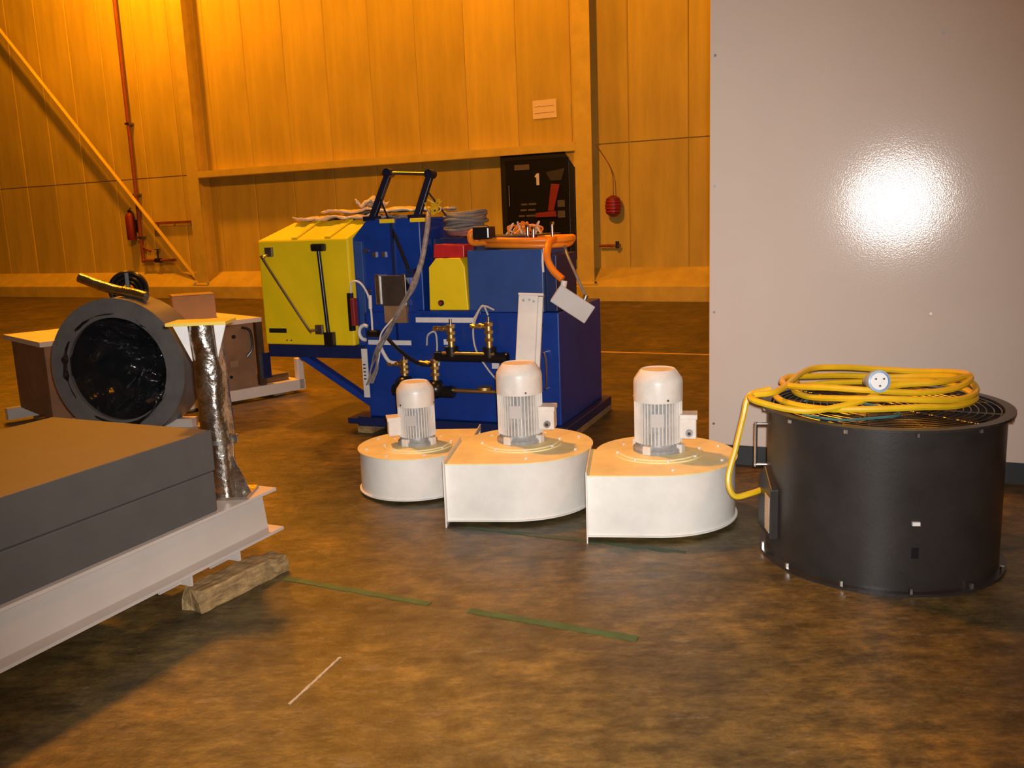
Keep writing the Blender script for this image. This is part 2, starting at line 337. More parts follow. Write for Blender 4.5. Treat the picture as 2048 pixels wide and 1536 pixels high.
# ------------------------------------------------------------------ centrifugal fans
def fan(loc, rotz, sc, label, box_ang, top=.335, base=.03, mh=1.0, mr=1.0, fl_drop=0.0):
    t = empty('fan_blower', loc, rotz, label, 'fan', 'cream centrifugal fans on the floor')
    s = sc
    def outline(g=0):
        P = [(-.360*s, -(.435*s+g)), (-.2*s, -(.435*s+g))]
        for k in range(41):
            a = math.radians(-90+260*k/40); r = (.435-.105*k/40)*s+g
            P.append((r*math.cos(a), r*math.sin(a)))
        P.append((-.360*s, .055*s+g)); return P
    o = outline(); n = len(o); th = .004
    V = []
    for ang_o in (o, outline(-th)):
        V += [(x, y, base) for x, y in ang_o]+[(x, y, top) for x, y in ang_o]
    Fs = []
    for i in range(n-1):
        Fs += [(i, i+1, n+i+1, n+i), (2*n+i, 3*n+i, 3*n+i+1, 2*n+i+1)]
    mb = MB(); mb.add(V, Fs, True); mb.add([V[0], V[n], V[3*n], V[2*n], V[n-1], V[2*n-1], V[4*n-1], V[3*n-1]], [(0,1,2,3), (4,5,6,7)])
    mb.build('scroll_wall', 'cream', t)
    tp = MB().prism(outline(.010), top, top+.006).build('top_plate', 'creamtop_tinted', t)
    MB().prism(outline(.012), base-.006, base).build('bottom_plate', 'cream', t)
    # angle frame round the mouth, standing on the floor
    x1 = -.360*s; fx = x1-.006; y0, y1, z0, z1 = -.475*s, .062*s, 0.0, top+.030
    yi0, yi1 = -.425*s, .045*s
    f = MB(); f.box((fx, y0, z0), (x1, yi0, z1)); f.box((fx, yi1, z0), (x1, y1, z1)); f.box((fx, yi0, z0), (x1, yi1, base+.006)); f.box((fx, yi0, top-.006), (x1, yi1, z1))
    f.build('outlet_flange', 'cream', t)
    # mounting ring, motor
    ring = MB().lathe([(.001, top+.006), (.235*s, top+.006), (.235*s, top+.013), (.215*s, top+.013), (.21*s, top+.020), (.16*s, top+.022), (.001, top+.022)], n=48).build('mounting_ring', 'creamtop_tinted', tp)
    R = .118*mr; zb = top+.022; H = .43*mh
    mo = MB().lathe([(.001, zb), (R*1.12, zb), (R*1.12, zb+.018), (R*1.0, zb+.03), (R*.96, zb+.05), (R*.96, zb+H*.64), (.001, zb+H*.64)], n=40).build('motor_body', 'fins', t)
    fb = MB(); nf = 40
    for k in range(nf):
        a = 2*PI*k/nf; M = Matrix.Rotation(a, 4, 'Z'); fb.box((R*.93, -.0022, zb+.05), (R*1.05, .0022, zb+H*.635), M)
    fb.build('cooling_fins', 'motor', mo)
    for k in range(4):
        a = PI/4+k*PI/2+.3; M = Matrix.Rotation(a, 4, 'Z'); MB().box((R*.9, -.022, zb), (R*1.2, .022, zb+.045), M).build('foot_lug', 'motor', mo, .004)
    MB().lathe([(R*1.055, zb+H*.62), (R*1.075, zb+H*.62), (R*1.075, zb+H*.84), (R*1.04, zb+H*.89), (R*.80, zb+H*.985), (R*.74, zb+H), (R*.72, zb+H-.004), (.001, zb+H-.004)], n=40).build('fan_cowl', 'motor', mo)
    for k in range(3):
        a = k*2*PI/3-1.2; MB().cyl((R*1.06*math.cos(a), R*1.06*math.sin(a), zb+H*.66), (R*1.11*math.cos(a), R*1.11*math.sin(a), zb+H*.66), .006, n=8).build('cowl_screw', 'steel', mo)
    M = Matrix.Rotation(box_ang-rotz, 4, 'Z')
    tb = MB().box((R*.9, -.055, zb+H*.16), (R*1.66, .050, zb+H*.45), M); tbo = tb.build('terminal_box', 'motor', mo, .008)
    MB().box((R*.92, -.058, zb+H*.40), (R*1.70, .053, zb+H*.46), M).build('box_lid', 'motor', tbo, .004)
    MB().cyl(M @ Vector((R*1.35, -.055, zb+H*.24)), M @ Vector((R*1.35, -.075, zb+H*.24)), .019, n=14).build('cable_gland', 'steel', tbo)
    MB().cyl(M @ Vector((R*1.35, -.075, zb+H*.24)), M @ Vector((R*1.35, -.079, zb+H*.24)), .009, n=10).build('gland_hole', 'black', tbo)
    a = -1.75-rotz; M2 = Matrix.Rotation(a, 4, 'Z')
    MB().box((R*1.045, -.038, zb+H*.34), (R*1.058, .032, zb+H*.5), M2).build('rating_plate', 'jbox', mo)
    b0 = None
    for k in range(8):
        a = k*PI/4+.2; p = (.222*s*math.cos(a), .222*s*math.sin(a), top+.012)
        if b0 is None: b0 = MB().cyl((0,0,0), (0,0,.012), .009, n=6, smooth=False).build('bolt', 'motor', tp, loc=p)
        else: copy_part(b0, p, tp)
    for a, q in ((-.5, .36), (.35, .345), (1.1, .33), (1.9, .30), (-1.4, .36)):
        copy_part(b0, (q*s*math.cos(a), q*s*math.sin(a), top+.004), tp)
    return t
fan((.770, 4.615, 0), -.14, 1.0, 'cream fan blower nearest the black drum, rightmost of the three', math.radians(-12), mh=1.02, mr=1.02)
fan((.040, 4.935, 0), -.12, 1.0, 'middle cream fan blower, between the smallest blower and the rightmost one', math.radians(-12), mh=1.04, mr=1.03)
fan((-.585, 5.26, 0), PI-.10, .90, 'smallest cream fan blower, furthest from the drum, its mouth facing right', math.radians(192), top=.262, base=.025, mh=.88, mr=.90)

# ------------------------------------------------------------------ axial fan drum
dm = empty('axial_fan_drum', (1.69, 3.97, 0), 0, 'black cylindrical fan drum with bolted flanges under the yellow cable', 'fan')
R = .505
MB().lathe([(R-.012, .01), (R, .01), (R, .70), (R-.012, .70), (R-.012, .01)], n=72).build('shell', 'drum', dm)
for nm, z in (('bottom_flange', 0.0), ('top_flange', .695)):
    fl = MB().lathe([(R-.014, z), (R+.03, z), (R+.03, z+.012), (R-.014, z+.012), (R-.014, z)], n=72, smooth=False).build(nm, 'drum', dm)
    b0 = None
    for k in range(12):
        a = math.radians(-98+30*k); p = ((R+.018)*math.cos(a), (R+.018)*math.sin(a), z+.012 if z == 0 else z-.012)
        if b0 is None: b0 = MB().cyl((0,0,-.004), (0,0,.022), .010, n=6, smooth=False).build('bolt', 'chrome', fl, loc=p)
        else: copy_part(b0, p, fl)
gd = MB()
for k in range(15):
    r = .06+.030*k; gd.lathe([(r-.0025, .698), (r, .7005), (r+.0025, .698), (r, .6955), (r-.0025, .698)], n=56)
gd.build('guard_rings', 'steel', dm)
for k in range(6):
    a = k*PI/6; MB().cyl((-.5*math.cos(a), -.5*math.sin(a), .692), (.5*math.cos(a), .5*math.sin(a), .692), .004, n=6).build('guard_spoke', 'steel', dm)
MB().lathe([(.001, .45), (.16, .45), (.16, .64), (.12, .68), (.001, .69)], n=32).build('hub', 'drum', dm)
for k in range(8):
    a = k*PI/4; M = Matrix.Rotation(a, 4, 'Z') @ Matrix.Translation((.31, 0, .55)) @ Matrix.Rotation(.6, 4, 'X')
    MB().box((-.16, -.10, -.006), (.16, .10, .006), M).build('fan_blade', 'drum', dm)
Mb = Matrix.Rotation(math.radians(177), 4, 'Z')
tb = MB().prism([(-.13, .10), (.11, .10), (.11, .34), (-.02, .42), (-.13, .34)], R-.02, R+.022, 'x')
tb.v = [tuple(Mb @ Vector(q)) for q in tb.v]; tbo = tb.build('terminal_box', 'drum', dm, .006)
MB().box((R+.023, .015, .13), (R+.025, .10, .30), Mb).build('rating_label', 'sheet', tbo)
Mh = Matrix.Rotation(math.radians(-97), 4, 'Z')
MB().box((R-.002, -.010, .16), (R+.006, .018, .205), Mh).build('square_tab', 'blackpl', dm)
MB().box((R-.002, -.013, .303), (R+.012, .017, .318), Mh).build('latch', 'label', dm)
Ml = Matrix.Rotation(math.radians(168), 4, 'Z')
lb = MB(); lb.cyl(Ml @ Vector((R+.05, -.06, .38)), Ml @ Vector((R+.05, -.06, .60)), .008, n=8); lb.cyl(Ml @ Vector((R-.01, -.06, .59)), Ml @ Vector((R+.055, -.06, .59)), .008, n=8); lb.cyl(Ml @ Vector((R-.01, -.06, .39)), Ml @ Vector((R+.055, -.06, .39)), .008, n=8)
lb.build('lift_handle', 'chrome', dm)
# yellow cable coil with a pale blue plug
yc = empty('extension_cable', (1.66, 3.97, .719), 0, 'yellow coiled extension cable lying on top of the black drum', 'cable')
pts = []; rg = random.Random(3)
loops = [(.0, .04, .44, .34, .020), (.05, .06, .40, .33, .052), (.03, .10, .42, .30, .082)]
for li, (cx, cy, ax, ay, z) in enumerate(loops):
    for k in range(14):
        a = 2*PI*k/14+2.6; zz = z+.012*math.sin(3*a+li)
        pts.append((cx+ax*math.cos(a), cy+ay*math.sin(a), max(zz, .018)))
pts += [(-.46, -.03, .07), (-.585, -.06, .06), (-.575, -.14, .045), (-.40, -.24, .02), (-.16, -.22, .05), (.02, -.12, .09), (.22, -.12, .10), (.42, .0, .10)]
MB().tube(pts, .0145, 8, 5).build('coil', 'ycable', yc)
MB().tube([(-.42, .22, .03), (-.52, .22, -.0), (-.555, .20, -.10), (-.60, .16, -.24), (-.645, .12, -.38), (-.62, .10, -.46), (-.54, .10, -.45), (-.46, .14, -.44)], .0145, 8, 6).build('cable_tail', 'ycable', yc)
Mp = Matrix.Translation((-.075, -.185, .128)) @ Matrix.Rotation(math.radians(80), 4, 'X')
pg = MB().lathe([(.001, -.10), (.026, -.10), (.036, -.04), (.048, -.02), (.048, .02), (.040, .024), (.040, .012), (.001, .012)], n=28, M=Mp).build('plug', 'plug', yc)
MB().lathe([(.001, .0125), (.037, .0125), (.037, .018), (.001, .018)], n=28, M=Mp).build('plug_face', 'plugface', pg)
for k in range(3):
    a = k*2*PI/3+.5; p = Mp @ Vector((.02*math.cos(a), .02*math.sin(a), .018)); q = Mp @ Vector((.02*math.cos(a), .02*math.sin(a), .028)); MB().cyl(p, q, .004, n=8).build('plug_pin', 'steel', pg)
tag(MB().tube([(1.26, 3.78, .713), (1.36, 3.66, .713), (1.50, 3.66, .713), (1.66, 3.72, .713), (1.60, 3.95, .713), (1.44, 4.10, .713), (1.36, 4.05, .713)], .006, 6, 6).build('cord', 'teal'), 'thin teal cord lying on the drum guard below the yellow cable', 'cord')

# ------------------------------------------------------------------ white cabinet
cb = empty('white_cabinet', (1.247, 5.540, 0), -math.radians(23.29), 'tall glossy white steel cabinet behind the black drum', 'cabinet')
MB().box((.02, .03, 0), (2.5, .85, .13)).build('plinth', 'dark', cb)
MB().box((0, .004, .13), (2.52, .88, 3.1)).build('body', 'white', cb, .004)
MB().box((0.004, -.016, .135), (2.516, .004, 3.095)).build('front_panel', 'white', cb, .006)
s0 = None
for z in (.27, .98, 1.745, 2.5):
    for x in (.035, 1.255, 2.48):
        p = (x, -.016, z)
        if s0 is None: s0 = MB().cyl((0, 0, 0), (0, -.004, 0), .008, n=10).build('screw', 'steel', cb, loc=p)
        else: copy_part(s0, p, cb)

# ------------------------------------------------------------------ beam, blocks, post, timber at the left
BD = Vector((.42, .908, 0)).normalized(); BA = math.atan2(BD.y, BD.x)
ib = empty('steel_beam', (-1.141, 4.155, .15), BA, 'white painted I-beam resting on timber under the grey blocks', 'beam')
# local: +x to the far end, +y left; the near edge is y = 0
MB().box((-2.6, .0, 0), (0, .26, .014)).build('bottom_flange', 'beam', ib)
MB().box((-2.6, .0, .206), (-.03, .26, .220)).build('top_flange', 'beam', ib)
MB().prism([(-2.6, .014), (-.035, .014), (-.06, .206), (-2.6, .206)], .066, .078, 'y').build('web', 'beam', ib)
for x in (-.30, -.60): 
    MB().box((x-.012, .01, -.05), (x, .14, 0)).build('foot_rib', 'beam', ib); MB().box((x-.13, .07, -.048), (x, .08, 0)).build('foot_web', 'beam', ib)
def block(z0, z1, label, x1):
    o = MB(); rg = random.Random(5)
    o.box((-2.35, .0, 0), (x1, 1.0, z1-z0)); ob = o.build('grey_block', 'grey', None, .006, loc=Vector((-1.141, 4.155, z0))+Matrix.Rotation(BA, 3, 'Z') @ Vector((0, .022, 0)), rotz=BA)
    return tag(ob, label, 'block', 'stacked grey blocks')
block(.371, .553, 'grey slab lying directly on the white beam, lower of two', -.40)
block(.555, .738, 'grey slab stacked on top of the other grey slab', -.39)
def timber_mesh():
    mb = MB(); L_, W_, H_ = .52, .115, .10; nx = 14; V = []
    for i in range(nx+1):
        x = L_*i/nx; rag = 1 if i < nx-2 else .82
        for (a, b) in ((0,0),(.5,0),(1,0),(1,.5),(1,1),(.5,1),(0,1),(0,.5)):
            j = Vector((rg.uniform(-.004, .004), rg.uniform(-.004, .004), rg.uniform(-.004, .003)*(1 if b else 0)))
            z_ = b*H_*(rag if i > 0 else 1)
            V.append(Vector((x+(j.x*4 if i in (0, nx) else j.x), a*W_, z_))+Vector((0, j.y, j.z)))
    Fs = [(i*8+k, i*8+(k+1) % 8, (i+1)*8+(k+1) % 8, (i+1)*8+k) for i in range(nx) for k in range(8)]+[list(range(8)), [nx*8+k for k in range(8)]]
    return mb.add(V, Fs)
tm = tag(timber_mesh().build('timber_block', 'wood', None, .004, loc=(-1.345, 3.543, 0), rotz=math.atan2(.41, .235)), 'rough splintered timber block on the floor under the white beam', 'timber')

ps = empty('foil_post', (-1.372, 4.05, .372), 0, 'foil-wrapped post with gusset plates standing on the white beam end', 'post')
def post_pt(z): return Vector((-.020*(z/.81), 0, z))
V = []; n = 28; nz_ = 34
for i in range(nz_+1):
    z = .012+(.81-.012)*i/nz_; c = post_pt(z)
    for k in range(n):
        a = 2*PI*k/n; r = .074+.008*noise.noise(Vector((math.cos(a)*1.6, math.sin(a)*1.6, z*7)))+.004*noise.noise(Vector((math.cos(a)*5, math.sin(a)*5, z*19)))
        if z < .26: r *= .86
        V.append(c+Vector((r*math.cos(a), r*math.sin(a), 0)))
MB().add(V, [(i*n+k, i*n+(k+1) % n, (i+1)*n+(k+1) % n, (i+1)*n+k) for i in range(nz_) for k in range(n)], True).build('foil_sleeve', 'foil', ps)
MB().lathe([(.066, .255), (.084, .255), (.084, .275), (.066, .275)], (-.006, 0, 0), 28).build('clamp_band', 'chrome', ps)
MB().box((.05, -.025, .25), (.085, .0, .29)).build('clamp_screw', 'chrome', ps)
MB().box((-.10, -.10, 0), (.13, .10, .012)).build('base_plate', 'foil', ps)
c = post_pt(.81)
MB().box((c.x-.145, -.09, .81), (c.x+.125, .07, .824)).build('top_plate', 'steel_paint', ps)
MB().prism([(c.x-.125, .81), (c.x-.06, .81), (c.x-.052, .645)], -.055, -.047, 'y').build('gusset', 'label', ps)
MB().prism([(c.x+.115, .81), (c.x+.06, .81), (c.x+.066, .66)], -.055, -.047, 'y').build('gusset', 'label', ps)
MB().prism([(.055, .012), (.125, .012), (.05, .20)], -.02, -.012, 'y').build('gusset', 'foil', ps)
MB().prism([(-.055, .012), (-.095, .012), (-.065, .20)], -.06, -.052, 'y').build('gusset', 'foil', ps)

# ------------------------------------------------------------------ duct with black film
du = empty('duct_section', (-2.46, 5.5, 0), math.radians(-8), 'large grey flanged duct stuffed with black film at the far left', 'duct')
Md = Matrix.Translation((0, 0, .765)) @ Matrix.Rotation(PI/2, 4, 'X')
MB().lathe([(.325, 0), (.445, 0), (.445, -.035), (.38, -.035), (.325, -.03), (.325, 0)], n=64, M=Md).build('end_flange', 'ring', du)
MB().lathe([(.36, -.03), (.435, -.035), (.445, -.26), (.36, -.26), (.36, -.03)], n=64, M=Md).build('duct_shell', 'ring', du)
V = []; nr, na = 16, 60
for i in range(nr+1):
    q = i/nr
    for k in range(na):
        a = 2*PI*k/na; r = .352*q; p = Vector((r*math.cos(a), 0, .765+r*math.sin(a)))
        nn = noise.noise(Vector((math.cos(a)*2.3*q, math.sin(a)*2.3*q, 3)))+.6*noise.noise(Vector((math.cos(a)*6*q, math.sin(a)*6*q, 9)))
        p.y = .42*(1-q**1.5)+.05+.10*nn*(1-.4*q)-.06*q
        V.append(p)
MB().add(V, [(i*na+k, i*na+(k+1) % na, (i+1)*na+(k+1) % na, (i+1)*na+k) for i in range(nr) for k in range(na)], True).build('film_lining', 'film', du)
V = []; nx, nz2 = 26, 16
for j in range(nz2+1):
    for i in range(nx+1):
        s_ = i/nx; t_ = j/nz2; a = math.radians(-112+92*s_)
        r = .34+.05*math.sin(s_*9)*t_; p = Vector((r*math.cos(a)*(1-.28*t_), -.02-.10*t_+.05*math.sin(s_*26+t_*3)*t_, .765+r*math.sin(a)-.13*t_*(1-.6*s_)))
        V.append(p)
MB().add(V, [(j*(nx+1)+i, j*(nx+1)+i+1, (j+1)*(nx+1)+i+1, (j+1)*(nx+1)+i) for j in range(nz2) for i in range(nx)], True).build('hanging_film', 'film', du).modifiers.new('thick', 'SOLIDIFY').thickness = .004
for x in (-.25, .25): MB().prism([(x-.12, 0), (x+.12, 0), (x+.10, .40), (x-.10, .40)], .2, .28, 'y').build('cradle_leg', 'beam', du)
MB().box((-.62, .12, .30), (.40, .34, .345)).build('cradle_rail', 'beam', du)
fo = tag(MB().tube([(-2.70, 5.66, 1.335), (-2.58, 5.65, 1.285), (-2.46, 5.64, 1.246), (-2.36, 5.62, 1.226), (-2.27, 5.60, 1.202)], .032, 12, 6).build('foil_roll', 'foil'), 'crumpled shiny foil roll lying on top of the grey duct', 'foil')
bt = empty('hose_roll', (-2.64, 6.22, 1.08), math.radians(20), 'rolled black hose standing on a crate behind the grey duct', 'hose')
mb = MB()
for j in range(4):
    for rr in (.055, .085, .115):
        mb.tube([(rr*math.cos(2*PI*k/20), .030*j, .132+rr*math.sin(2*PI*k/20)) for k in range(21)], .016, 8, 2)
mb.build('coil', 'blackpl', bt)
MB().box((-.012, -.02, .0), (.012, .11, .25)).build('tie_band', 'black', bt)
ct = empty('crate', (-2.64, 6.30, 0), math.radians(20), 'brown crate standing behind the grey duct', 'crate')
for k in range(4): MB().box((-.20, -.16, .02+.265*k), (.20, -.142, .27+.265*k)).build('front_board', 'ply', ct)
MB().box((-.20, -.142, 0), (.20, .16, 1.078)).build('body', 'ply', ct)

# ------------------------------------------------------------------ far skid with brown panel and carton
SD = Vector((1.02, .99, 0)).normalized(); SA = math.atan2(SD.y, SD.x)
sk = empty('equipment_skid', (-2.03, 8.62, 0), SA, 'white skid frame with a brown panelled box, left of the blue machine', 'skid')
MB().box((-2.4, 0, .03), (0, .07, .13)).build('bottom_rail', 'rail', sk)
MB().box((-2.4, .95, .03), (0, 1.02, .13)).build('bottom_rail', 'rail', sk)
MB().box((-.07, 0, .03), (0, .07, .34)).build('end_post', 'rail', sk, .01); MB().box((-.07, .95, .03), (0, 1.02, .34)).build('end_post', 'rail', sk, .01)
MB().box((-.08, .07, .03), (-.01, .95, .12)).build('end_rail', 'rail', sk)
for x in (-2.2, -1.2, -.3): MB().box((x, .07, 0), (x+.1, .95, .03)).build('cross_skid', 'wood', sk)
bx_ = MB().box((-2.3, .06, .13), (-.47, .92, .735)).build('panel_box', 'ply', sk, .008)
MB().box((-2.34, .02, .735), (-.40, .98, .775)).build('top_rail', 'rail', sk)
for x, z, r in ((-.68, .62, .018), (-.80, .43, .015), (-.86, .43, .015), (-.74, .25, .014), (-1.15, .5, .016)): MB().cyl((x, .062, z), (x, .045, z), r, n=12).build('port', 'black', bx_)
MB().box((-.74, .05, .34), (-.66, .06, .40)).build('small_label', 'card', bx_)
MB().tube([(-.60, .04, .70), (-.53, .02, .66), (-.52, .02, .5), (-.57, .04, .42)], .012, 8).build('hose', 'blackpl', bx_)
MB().box((-.46, .02, .13), (-.40, .08, .735)).build('corner_angle', 'steel', sk)
MB().box((-.44, -.01, .20), (-.36, .05, .44)).build('navy_bracket', 'navy', sk)
MB().box((-.36, .1, .13), (-.12, .6, .20)).build('tray', 'steel', sk)
cd = empty('cardboard_box', (-3.02, 8.52, .776), math.radians(25), 'plain brown cardboard box on top of the white skid frame', 'box')
MB().box((-.19, -.15, 0), (.19, .15, .225)).build('carton', 'card', cd, .004)
MB().box((-.19, -.15, .226), (.19, -.003, .231)).build('flap', 'card', cd); MB().box((-.19, .003, .226), (.19, .15, .231)).build('flap', 'card', cd)

# ------------------------------------------------------------------ blue test bench
K = .955
TA = math.radians(-22)
tb_ = empty('test_bench', (.344, 6.21, 0), TA, 'blue machine on a heavy base with a yellow side cabinet and brass valves', 'machine')
def Z(z): return .072+K*z          # measured heights and lengths to model heights and lengths
def U(u): return K*u
MB().box((-1.66, -.05, .055), (.06, 1.12, .125)).build('base_frame', 'navy', tb_, .006)
for x in (-1.60, -.80, -.02): MB().box((x-.06, -.06, 0), (x+.07, 1.16, .055)).build('skid_plank', 'wood', tb_, .004)
MB().box((-1.78, .0, .055), (-1.66, .25, .10)).build('foot_plate', 'navy', tb_)
lo = MB().box((-1.575, 0, .125), (0, 1.05, .940)).build('lower_body', 'blue', tb_, .008)
MB().box((-1.10, -.035, .925), (-.58, .03, .955)).build('front_shelf', 'blue', tb_, .004)
# tall cabinet with a chamfered left shoulder
ta = MB().prism([(-1.645, .665), (-1.06, .665), (-1.06, 1.635), (-1.50, 1.635), (-1.645, 1.49)], .02, .95, 'y').build('tall_cabinet', 'blue', tb_, .008)
MB().box((-1.30, -.0, .70), (-1.28, .02, 1.60)).build('door_seam', 'navy', ta)
MB().box((-1.61, .0, .70), (-1.55, .02, 1.47)).build('hinge_strip', 'blue2', ta, .003)
for z in (.82, 1.10, 1.40): MB().cyl((-1.52, .02, z), (-1.52, .0, z), .016, n=12).build('rivet', 'steel', ta)
for x in (-1.46, -1.38): MB().box((x, .002, 1.35), (x+.025, .02, 1.39)).build('latch', 'chrome', ta)
# yellow cabinet hung on a cantilever frame
yc_ = MB()
prof = [(-2.475, .680), (-1.66, .680), (-1.66, 1.475), (-1.66, 1.475)]
def yring(v, inset, z1):
    return [(-2.475+inset, v, .68), (-1.650-inset*.2, v, .68), (-1.650-inset*.2, v, z1), (-2.475+inset, v, z1)]
r1 = yring(-.03, 0, 1.50); r2 = yring(.22, .10, 1.63); r2[0] = (-2.475, .22, .68); r2[1] = (-1.65, .22, .68); r2[3] = (-2.30, .22, 1.63); r2[2] = (-1.58, .22, 1.63)
r3 = [(-2.475, .92, .68), (-1.65, .92, .68), (-1.58, .92, 1.63), (-2.30, .92, 1.63)]
V = r1+r2+r3
yc_.add(V, [(0,1,2,3), (0,4,5,1), (1,5,6,2), (2,6,7,3), (3,7,4,0), (4,8,9,5), (5,9,10,6), (6,10,11,7), (7,11,8,4), (8,11,10,9)])
yo = yc_.build('yellow_cabinet', 'yellow', tb_, .012)
# slanted ribs on the shoulder of the cabinet
for x in (-2.16, -1.86): MB().add([(x, -.02, 1.507), (x+.05, -.02, 1.507), (x+.12, .215, 1.634), (x+.07, .215, 1.634), (x, -.025, 1.517), (x+.05, -.025, 1.517), (x+.12, .21, 1.644), (x+.07, .21, 1.644)], [(0,1,2,3), (4,5,6,7), (0,1,5,4), (1,2,6,5), (2,3,7,6), (3,0,4,7)]).build('shoulder_rib', 'yellow', yo)
def FU(u, z, v=-.045): return (U(u), v, Z(z))
h = MB().tube([FU(-2.49, 1.385, -.03), FU(-2.50, 1.36, -.085), FU(-2.49, 1.33, -.09), FU(-2.13, .80, -.09), FU(-2.09, .768, -.085), FU(-2.06, .765, -.03)], .012, 8, 5).build('grab_bar', 'chrome', yo)
for q in ((-2.475, 1.40), (-2.045, .765)): MB().box((U(q[0])-.035, -.055, Z(q[1])-.035), (U(q[0])+.035, -.028, Z(q[1])+.04)).build('bar_mount', 'steel', h, .006)
kr = MB().cyl(FU(-1.985, 1.42, -.06), FU(-1.945, .66, -.06), .016, n=10).build('lock_rod', 'blackpl', yo)
MB().box((U(-2.045), -.085, Z(1.40)), (U(-1.925), -.03, Z(1.46))).build('rod_head', 'blackpl', kr, .012)
MB().box((U(-1.985), -.08, Z(.635)), (U(-1.90), -.03, Z(.75))).build('rod_foot', 'blackpl', kr, .006)
MB().box((U(-2.545), -.036, Z(.735)), (U(-2.375), -.029, Z(.772))).build('black_label', 'black', yo)
for x in (-2.27, -2.23): MB().cyl((x, -.03, .715), (x, -.034, .715), .006, n=8).build('rivet', 'black', yo)
# cantilever frame
MB().box((-2.48, .0, .575), (-1.575, .08, .678)).build('cantilever_rail', 'navy', tb_, .004); MB().box((-2.48, .82, .575), (-1.575, .90, .678)).build('cantilever_rail', 'navy', tb_, .004)
MB().box((-2.48, .08, .575), (-2.40, .82, .678)).build('cross_rail', 'navy', tb_, .004)
for v_ in (.04, .86): MB().bar((-2.20, v_, .60), (-1.56, v_, .22), .07, .05).build('diagonal_strut', 'blue', tb_)
# small yellow box with red top
ys = MB().prism([(-.995, .957), (-.682, .957), (-.698, 1.27), (-.735, 1.335), (-.925, 1.335), (-.985, 1.27)], -.02, .20, 'y').build('small_yellow_box', 'yellow', tb_, .006)
MB().cyl((-.895, -.02, 1.01), (-.895, -.035, 1.01), .022, n=14).build('knob', 'black', ys); MB().cyl((-.895, -.035, 1.01), (-.895, -.05, 1.01), .012, n=10).build('knob_cap', 'darkred', ys)
MB().prism([(-.955, 1.336), (-.705, 1.336), (-.705, 1.425), (-.945, 1.435)], .0, .18, 'y').build('red_cover', 'red', ys, .006)
# upper boxes
MB().box((-.680, -.005, .942), (-.105, .56, 1.385)).build('upper_box', 'blue2', tb_, .006)
MB().box((-.105, .04, .942), (-.02, .5, 1.34)).build('side_box', 'navy', tb_, .006)
MB().box((-1.058, .21, .942), (-.30, 1.0, 1.475)).build('rear_box', 'navy', tb_, .006)
# lifting frame on top
af = None
tl_, tr_ = Vector((-1.335, .10, 1.965)), Vector((-.990, .10, 1.94))
for nm, p, q in (('lift_arm', (-1.485, .06, 1.62), tl_), ('lift_arm', (-1.105, .06, 1.62), tr_)):
    a_ = MB().bar(p, q, .05, .042, (0, 1, 0)).build(nm, 'midnight', tb_, .005); MB().cyl((q.x, .06, q.z), (q.x, .14, q.z), .034, n=14).build('pivot', 'midnight', a_)
    MB().box((p[0]-.05, .02, 1.62), (p[0]+.05, .12, 1.655)).build('arm_foot', 'midnight', a_)
MB().cyl(tl_, tr_, .014).build('cross_bar', 'steel', tb_)
MB().cyl((-1.40, .045, 1.80), (-1.135, -.03, 1.25), .007, n=8).build('gas_strut', 'blackpl', tb_); MB().cyl((-1.27, .01, 1.52), (-1.135, -.03, 1.23), .014, n=8).build('gas_strut', 'blackpl', tb_)
MB().cyl((-1.025, .07, 1.84), (-.93, .2, 1.64), .007, n=8).build('gas_strut', 'blackpl', tb_)
MB().box((-1.165, -.04, 1.20), (-1.10, .02, 1.26)).build('strut_bracket', 'navy', tb_)
for x in (-1.385, -1.13): MB().box((x, .0, 1.60), (x+.12, .06, 1.628)).build('top_tab', 'yellow', tb_, .003)
# metal bracket, switch and small fittings on the tall cabinet
bk = MB().box((-1.395, -.03, .985), (-1.18, .02, 1.215)).build('metal_bracket', 'steel', tb_, .004)
MB().box((-1.43, -.045, 1.0), (-1.39, .02, 1.225)).build('bracket_side', 'chrome', bk, .004); MB().box((-1.20, -.045, 1.08), (-1.17, .02, 1.225)).build('bracket_side', 'chrome', bk, .004)
MB().box((-1.375, -.032, .86), (-1.19, .02, .99)).build('brown_cover', 'ply', bk, .004)
sw = MB().box((-1.665, -.075, .80), (-1.63, -.03, 1.09)).build('switch_plate', 'blackpl', tb_, .004)
MB().box((-1.635, -.085, .84), (-1.60, -.03, 1.05)).build('red_switch', 'darkred', sw, .006)
MB().tube([(-1.635, -.06, 1.09), (-1.61, -.08, 1.17), (-1.54, -.08, 1.17), (-1.49, -.06, 1.08), (-1.475, -.05, .95), (-1.475, -.05, .78)], .008, 8).build('clear_tube', 'label', sw)
MB().cyl((-1.478, -.052, .97), (-1.475, -.052, 1.07), .014, n=10).build('tube_fitting', 'label', sw)
rg2 = [(-1.53+.05*math.cos(a), -.07, .79+.055*math.sin(a)) for a in [math.radians(60+k*27) for k in range(9)]]
MB().tube(rg2, .014, 8, 4).build('hook_hose', 'label', sw)
MB().cyl((-1.51, -.05, .78), (-1.42, -.05, .78), .03, n=12).build('hose_coupling', 'blackpl', sw)
# white label strips on the front
for a, b_ in (((-1.105, -.041, .868), (-.622, -.036, .905)), ((-1.545, -.006, .690), (-1.175, .02, .725))): MB().box(a, b_).build('white_strip', 'label', tb_)
vl = MB().box((-1.595, -.035, .28), (-1.545, -.028, .66)).build('vertical_label', 'label', tb_)
for k in range(5): MB().box((-1.585, -.038, .42+.028*k), (-1.565, -.035, .43+.028*k)).build('printed_mark', 'black', vl)
